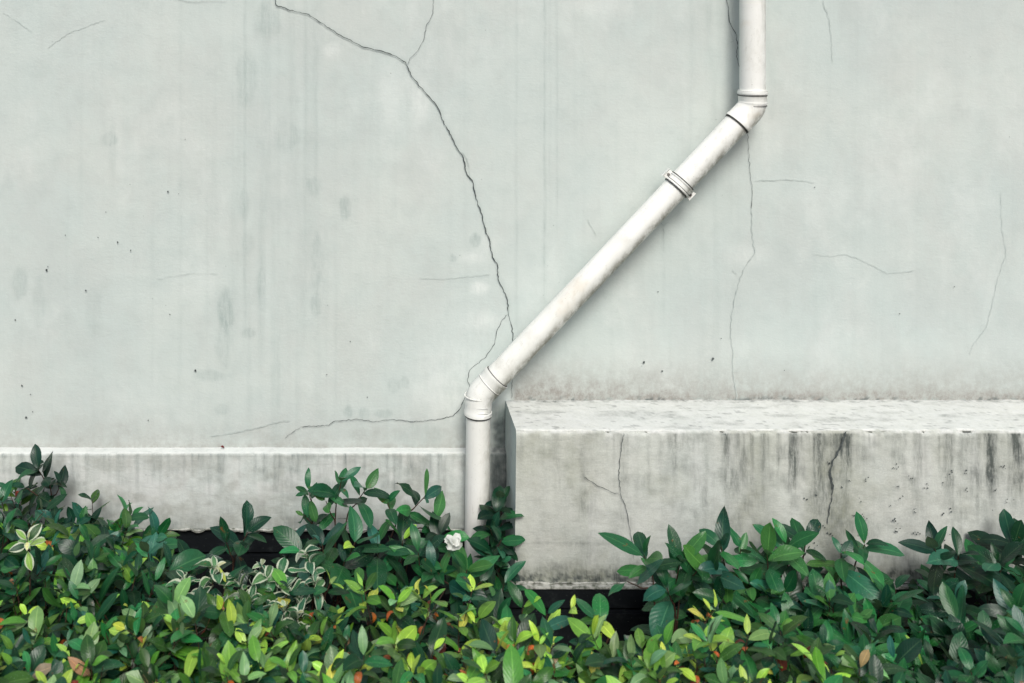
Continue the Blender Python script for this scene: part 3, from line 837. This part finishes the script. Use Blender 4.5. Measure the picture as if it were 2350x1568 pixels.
T_MID = pal((3, DARK), (6, MID), (2, FRESH), (2.5, (.045, .17, .04)), (1.5, BLUEG))
T_LEFT = pal((3, DEEP), (5, DARK), (4, MID), (4, OLIVE), (2, GRASS), (1, FRESH), (2.2, BLUEG), (.5, LIME), (.4, YEL), (.1, ORG), (.1, RED), (.6, PALE))
T_HEDGE = pal((2, DUSK), (3, DARK), (3, MID), (6, OLIVE), (5, GRASS), (2, FRESH), (2, BLUEG), (2.8, SAGE), (4.5, LIME), (1, YEL), (1.1, ORG), (.6, RED), (1.5, PALE), (.25, PINK))
T_BRIGHT = pal((2, DUSK), (2, DARK), (5, OLIVE), (6, GRASS), (2, FRESH), (1, BLUEG), (3.5, SAGE), (11, LIME), (2, YEL), (2.4, ORG), (1.1, RED), (2, PALE), (.5, PINK))
T_VAR = pal((4, (.025, .11, .05)), (3, (.06, .18, .08)), (1.2, (.34, .42, .26)))
def tone_x(q):
    px = VX + (q[0] - CAMX) / (K * (DIST + q[1]) / DIST); return px

def sprig(name, label, shoots, seed, group, tone=T_MID, L_=.10, ratio=.40, mat=M_LEAF, **kw):
    """shoots: list of (tip_px, tip_py, mid_px, mid_py, y, nleaf, span[, scale])"""
    p = Plant(seed)
    t0 = shoots[0]; b = W(t0[2], t0[3], t0[4])
    base = np.array([b[0] + (b[0] - W(t0[0], t0[1], t0[4])[0]) * .5, b[1] + .0, 0.0])
    for s in shoots:
        sc = s[7] if len(s) > 7 else 1
        tip = W(s[0], s[1], s[4] - .03); mid = W(s[2], s[3], s[4])
        b2 = mid * .35 + base * .65; b2[2] = mid[2] * .45
        p.shoot([base, b2, mid, tip * .5 + mid * .5 + np.array([0, 0, .004]), tip], s[5], L_ * sc, ratio, tone, span=s[6], **kw)
    return p.build(name, label, "shrub", mat, group, base=base)

G1 = "leafy shrub shoots along the foot of the wall"
G2 = "leafy shrub shoots in front of the concrete ledge"
sprig("leafy_shrub", "dark leafy shoot reaching highest against the plinth at the far left", [(88,1078,118,1135,-.14,11,.10),(60,1120,110,1160,-.16,6,.06,.9),(140,1112,120,1160,-.13,4,.05,.8)], 21, G1, T_DARK, .088, .42)
sprig("leafy_shrub", "small dark green shoot standing alone before the black base between left shrubs and centre shoots", [(568,1222,535,1300,-.30,11,.13),(520,1245,535,1300,-.33,5,.06,.8)], 22, G1, T_DARK, .095, .40)
sprig("leafy_shrub", "low dark shoot with two upright leaves, left of the variegated shrub", [(362,1290,365,1350,-.34,7,.08),(440,1305,420,1350,-.38,5,.06,.9)], 23, G1, T_DARKMID, .095, .45)
sprig("leafy_shrub", "small shoot with yellowish tip leaves, leftmost of the centre shoots against the plinth", [(708,1125,716,1170,-.24,7,.05,.72),(700,1185,735,1230,-.24,6,.06,.85)], 24, G1, T_MID, .085, .38)
sprig("leafy_shrub", "tallest upright green shoot of the centre clump before the plinth", [(783,1105,770,1180,-.24,10,.13),(748,1150,770,1215,-.26,4,.05,.85)], 25, G1, T_MID, .092, .40)
sprig("leafy_shrub", "green shoot leaning right from the middle of the centre clump", [(838,1125,795,1195,-.26,7,.08),(890,1155,905,1215,-.25,6,.08,.9)], 26, G1, T_MID, .090, .40)
sprig("leafy_shrub", "green shoot leaning right towards the downpipe, rightmost of the centre clump", [(975,1140,925,1200,-.24,8,.08),(1000,1200,950,1230,-.22,4,.05,.9)], 27, G1, T_MID, .092, .38)
sprig("leafy_shrub", "broad dark leaves under the centre clump above the variegated shrub", [(740,1250,745,1320,-.36,9,.11,1.1),(690,1265,720,1320,-.36,7,.08),(815,1245,790,1310,-.34,8,.10),(870,1260,860,1320,-.33,8,.10),(790,1290,780,1340,-.40,7,.08),(925,1240,915,1300,-.30,8,.10)], 28, G1, T_DARKMID, .10, .42)
sprig("leafy_shrub", "very dark shoots filling the corner between the downpipe and the ledge", [(1150,1150,1150,1210,-.125,7,.09,.8),(1140,1180,1140,1250,-.17,10,.12,1),(1125,1215,1138,1260,-.21,5,.07,.85),(1150,1240,1130,1290,-.24,9,.12,.9),(1122,1275,1128,1320,-.25,7,.09,.85),(1150,1290,1140,1340,-.27,8,.11,.9)], 29, G1, T_DARK, .088, .42)
sprig("leafy_shrub", "fresh green shoot with large upright leaves at the foot of the downpipe", [(1072,1308,1055,1370,-.42,10,.09,1.0),(1105,1335,1065,1380,-.43,5,.07),(1005,1315,1035,1360,-.42,6,.08,.85)], 30, G1, T_MID, .098, .42)
gard = sprig("flowering_shrub", "dark shrub bearing one crumpled white flower left of the downpipe foot", [(1010,1228,985,1290,-.30,8,.10,.9),(960,1270,965,1330,-.36,8,.10,.95),(990,1310,985,1350,-.40,5,.08,.95)], 31, G1, T_DARKMID, .092, .42)
fl = Plant(77); fc = W(1040, 1244, -.43)
for i in range(12):
    a = i * 2.4; el = .05 + .10 * i
    d = np.array([math.cos(a) * math.cos(el), -abs(math.sin(el)) * .7 - .15, math.sin(a) * math.cos(el) + .1])
    fl.leaf(fc + d * .003, d, np.array([0, -1, .6]) + fl.rng.normal(0, .45, 3), fl.rng.uniform(.018, .028), .022, (.74, .76, .72), .7 * (1 if i % 2 else -.6), .5, .22, (.45, .3))
V = np.concatenate(fl.LV); g = grid_faces(NV, NU); F = (g[None] + (np.arange(fl.nl) * NV * NU)[:, None, None]).reshape(-1, 4)
mesh_from("flower", V, F, M_PETAL, gard, True, np.concatenate(fl.LC), np.concatenate(fl.LU))

# shoots before the ledge
sprig("leafy_shrub", "lone forked shoot with long bright green leaves before the ledge, leftmost on the right side", [(1478,1275,1500,1345,-.52,7,.07,1.15),(1440,1335,1500,1370,-.52,2,.03,1)], 41, G2, T_MID, .105, .36, tipang=24)
sprig("leafy_shrub", "dense green shoot right beside the lone forked shoot", [(1560,1290,1548,1370,-.44,9,.09,1.1),(1600,1310,1560,1370,-.46,7,.09),(1530,1350,1550,1410,-.50,7,.08)], 42, G2, T_MID, .10, .42)
sprig("leafy_shrub", "shoot with two broad leaves standing up against the ledge face left of its dark crack", [(1655,1255,1665,1320,-.38,7,.08,1.05),(1700,1260,1690,1330,-.36,5,.07,.95),(1630,1310,1650,1370,-.44,7,.09)], 43, G2, T_MID, .10, .42)
sprig("leafy_shrub", "tall green shoot directly below the ledge's dark crack", [(1850,1240,1840,1310,-.32,6,.07),(1805,1250,1810,1320,-.35,8,.09),(1760,1275,1765,1340,-.40,9,.09)], 44, G2, T_MID, .10, .40)
sprig("leafy_shrub", "shoot with drooping horizontal leaves right of the crack", [(1985,1250,1960,1310,-.34,8,.08),(1930,1270,1930,1330,-.38,7,.08)], 45, G2, T_MID, .095, .40)
sprig("leafy_shrub", "dark pointed shoot standing apart towards the right edge of the photo", [(2145,1260,2165,1320,-.34,7,.07),(2200,1275,2190,1330,-.34,6,.08)], 46, G2, T_DARK, .095, .42)
sprig("leafy_shrub", "dark bluish shoot at the far right edge against the ledge", [(2325,1250,2335,1320,-.30,9,.09),(2290,1290,2300,1340,-.36,8,.09),(2370,1270,2370,1330,-.32,8,.09)], 47, G2, T_DARK, .098, .42)
sprig("leafy_shrub", "thin red-stemmed shoot with a few bright leaves before the black base of the ledge", [(1200,1395,1190,1470,-.72,5,.05,.9),(1310,1400,1330,1470,-.74,4,.05,1),(1255,1410,1250,1480,-.76,4,.05,.9),(1370,1420,1390,1480,-.72,4,.05,1)], 48, G2, pal((3, FRESH), (3, LIME), (2, MID), (1, BLUEG)), .085, .42)

def mass(name, label, cat, x0, x1, ya, yb, hfun, n, seed, tone, L_, ratio, group=None, kind=None, nleaf=(8, 12), span=.15, mat=M_LEAF, **kw):
    """shoots scattered on the plan rectangle; x in photo px at their depth"""
    p = Plant(seed); r = p.rng
    k = 0; tries = 0
    while k < n and tries < n * 20:
        tries += 1
        y = r.uniform(yb, ya); pxx = r.uniform(x0, x1)
        h = hfun(pxx, y)
        if h is None: continue
        k += 1
        x = W(pxx, 0, y)[0]
        tz = h + r.normal(0, .022) - (.10 * r.rand() ** 1.3 if r.rand() < .55 else 0)
        lean = r.normal(0, .05, 2); lean[1] -= .03
        tip = np.array([x + lean[0], y + lean[1], tz]); b = np.array([x - lean[0] * .5, y + .02, max(tz - .26, .0)])
        m_ = (tip * .45 + b * .55) + np.array([r.normal(0, .01), r.normal(0, .01), 0])
        tn = tone(pxx, y) if kw.get("_tx") else tone
        kk = {a: c for a, c in kw.items() if a != "_tx"}
        if kind and r.rand() < .10:
            tw = tip + np.array([r.normal(0, .03), r.normal(0, .03) - .02, r.uniform(.0, .05)])
            p.stem([b, m_ + r.normal(0, .02, 3), tw], .0022, .0009)
        p.shoot([b, m_, tip], r.randint(*nleaf), L_ * r.uniform(.8, 1.15), ratio, tn, span=span, rs=.002, **kk)
    return p.build(name, label, cat, mat, group, kind)

# left-hand shrub mass (behind the front hedge)
def topz(pxx, pyy, y): return W(pxx, pyy, y)[2]
def h_left(pxx, y):
    # canopy outline against the wall falls away to the right
    if pxx > 300 and y > -.18: return None
    if pxx > 345 and y > -.40: return None
    lim = np.interp(pxx, [-150, 0, 160, 260, 330, 400, 440], [1122, 1124, 1134, 1144, 1152, 1182, 1295])
    zc = topz(pxx, lim, -.15)
    return min(zc + .012 * math.sin(pxx * .05 + y * 9), .425 + .02 * math.sin(pxx * .021)) + (-.02 if y > -.3 else 0.02)
mass("leafy_shrub", "dense dark green shrub at the left edge below the highest shoot", "shrub", -160, 150, -.10, -.66, h_left, 68, 51, T_LEFT, .072, .42, "dense shrubs left of the variegated one")
mass("leafy_shrub", "dense green shrub second from the left edge, just right of the pale tuft", "shrub", 150, 290, -.10, -.66, h_left, 46, 52, T_LEFT, .074, .42, "dense shrubs left of the variegated one")
mass("leafy_shrub", "dark shrub whose branches slope down right over the black base", "shrub", 290, 385, -.22, -.66, h_left, 24, 53, T_DARKMID, .078, .42, "dense shrubs left of the variegated one")
# low dark growth under the centre clump
def h_mid(pxx, y): return .27 + .03 * math.sin(pxx * .04)
mass("leafy_shrub", "low dark undergrowth shrub below the centre clump", "shrub", 640, 1130, -.22, -.55, lambda a, b: .25 + .02 * math.sin(a * .03), 38, 54, T_DARK, .085, .42, G1)
# right-hand masses
def h_right(pxx, y):
    lim = np.interp(pxx, [1560, 1620, 1700, 1800, 1900, 2000, 2080, 2150, 2400], [1470, 1385, 1355, 1335, 1345, 1365, 1400, 1375, 1350])
    zc = topz(pxx, lim, -.36)
    return zc + .02 + .012 * math.sin(pxx * .04 + y * 11) + (-.35 - y) * .10
for i, (a, b, n, tn, lab) in enumerate([(1570, 1760, 40, T_MID, "bushy green shrub below the pair of broad upright leaves, leftmost on the right side"),
        (1760, 1960, 44, T_MID, "bushy shrub with large glossy mid green leaves under the ledge crack"),
        (1960, 2150, 40, T_DARKMID, "bushy green shrub between the crack and the right edge of the photo"),
        (2150, 2480, 66, pal((2, DEEP), (4, DARK), (6, MID), (2, BLUEG), (.04, ORG)), "bushy dark bluish green shrub filling the right edge")]):
    mass("leafy_shrub", lab, "shrub", a, b, -.30, -.80, h_right, n, 60 + i, tn, .092, .42, "bushy shrubs before the concrete ledge")

# variegated shrub
vp = Plant(71)
for (a, b, y) in [(425,1335,-.62),(470,1345,-.60),(492,1305,-.62),(545,1335,-.63),(600,1300,-.60),(612,1330,-.64),(640,1325,-.60),(655,1350,-.64),(705,1275,-.60),(722,1340,-.62),(500,1400,-.70),(545,1405,-.70),(575,1385,-.68),(620,1395,-.70),(650,1400,-.72),(690,1385,-.68),(680,1415,-.72),(520,1435,-.74),(590,1425,-.73)]:
    tip = W(a, b, y); bb = tip + np.array([vp.rng.normal(0, .03), .03, -.22]); m_ = tip * .5 + bb * .5 + vp.rng.normal(0, .01, 3)
    vp.shoot([bb, m_, tip], vp.rng.randint(7, 12), .046 * vp.rng.uniform(.7, 1.2), .50, T_VAR, span=.05, tipang=18, lowang=70, rs=.0018, wave=.08, curl=.35, fold=.5)
vp.build("variegated_shrub", "variegated shrub with white-edged leaves poking above the front hedge", "shrub", M_VAR)

# clipped front hedge
def h_hedge(pxx, y):
    clump = .05 * (float(vnoise(pxx / 38.0, y * 22 + 40)) - .6)
    lim = -.62
    if pxx > 1150 and pxx < 1530: lim = -.79
    elif pxx > 760 and pxx <= 1120: lim = -.66
    elif pxx >= 1560: lim = -.78
    if 415 < pxx < 735: lim = -.61
    if y > lim + .03 * math.sin(pxx * .05): return None
    h = .445 + .014 * math.sin(pxx * .017) + .012 * math.sin(pxx * .043 + y * 8)
    if pxx > 1900: h -= .03
    return h + clump
def tone_h(pxx, y):
    if 820 < pxx < 1700: return T_BRIGHT
    if pxx >= 2000: return T_DARKMID
    return T_HEDGE
mass("hedge", "low clipped hedge of small green, lime and reddish leaves along the bottom of the photo", "hedge", -250, 2650, -.60, -1.30, h_hedge, 800, 81, tone_h, .070, .43, kind="stuff", _tx=True, nleaf=(9, 13), span=.095, tipang=32)

# one pale tuft and one fallen leaf
sprig("leafy_shrub", "small pale yellow-green tuft sticking out of the left shrubs", [(62,1240,68,1290,-.62,8,.035,1)], 91, None, pal((3, (.22, .42, .10)), (1, (.50, .60, .30))), .042, .50, M_VAR)
fp = Plant(5); q = W(511, 1026, -.012)
fp.leaf(q + np.array([-.006, 0, .002]), np.array([1, -.2, .1]), np.array([0, -.4, 1]), .013, .008, (.14, .015, .015), .5)
me_v = np.concatenate(fp.LV)
o = mesh_from("fallen_leaf", me_v, grid_faces(NV, NU), M_DEAD, None, True, np.concatenate(fp.LC), np.concatenate(fp.LU))
tag(o, "tiny dark red fallen leaf lying on the white plinth top at left", "leaf")

# dead leaves on the soil
lt = Plant(15); rr = lt.rng
for i in range(1400):
    q = np.array([rr.uniform(-1.9, 1.9), rr.uniform(-1.5, -.05), .03])
    if q[1] > -.26 and q[0] > xb - .02: continue
    a = rr.uniform(0, 6.28)
    lt.leaf(q, np.array([math.cos(a), math.sin(a), rr.normal(0, .2)]), np.array([0, 0, 1.0]) + rr.normal(0, .3, 3), rr.uniform(.03, .08), rr.uniform(.015, .03), np.array([.11, .065, .03]) * rr.uniform(.3, 1.3), rr.uniform(-.6, .8), .3, .05)
g = grid_faces(NV, NU); F = (g[None] + (np.arange(lt.nl) * NV * NU)[:, None, None]).reshape(-1, 4)
o = mesh_from("leaf_litter", np.concatenate(lt.LV), F, M_LEAF, None, True, np.concatenate(lt.LC), np.concatenate(lt.LU))
tag(o, "brown dead leaves littering the dark soil under the shrubs", "leaf litter", kind="stuff")
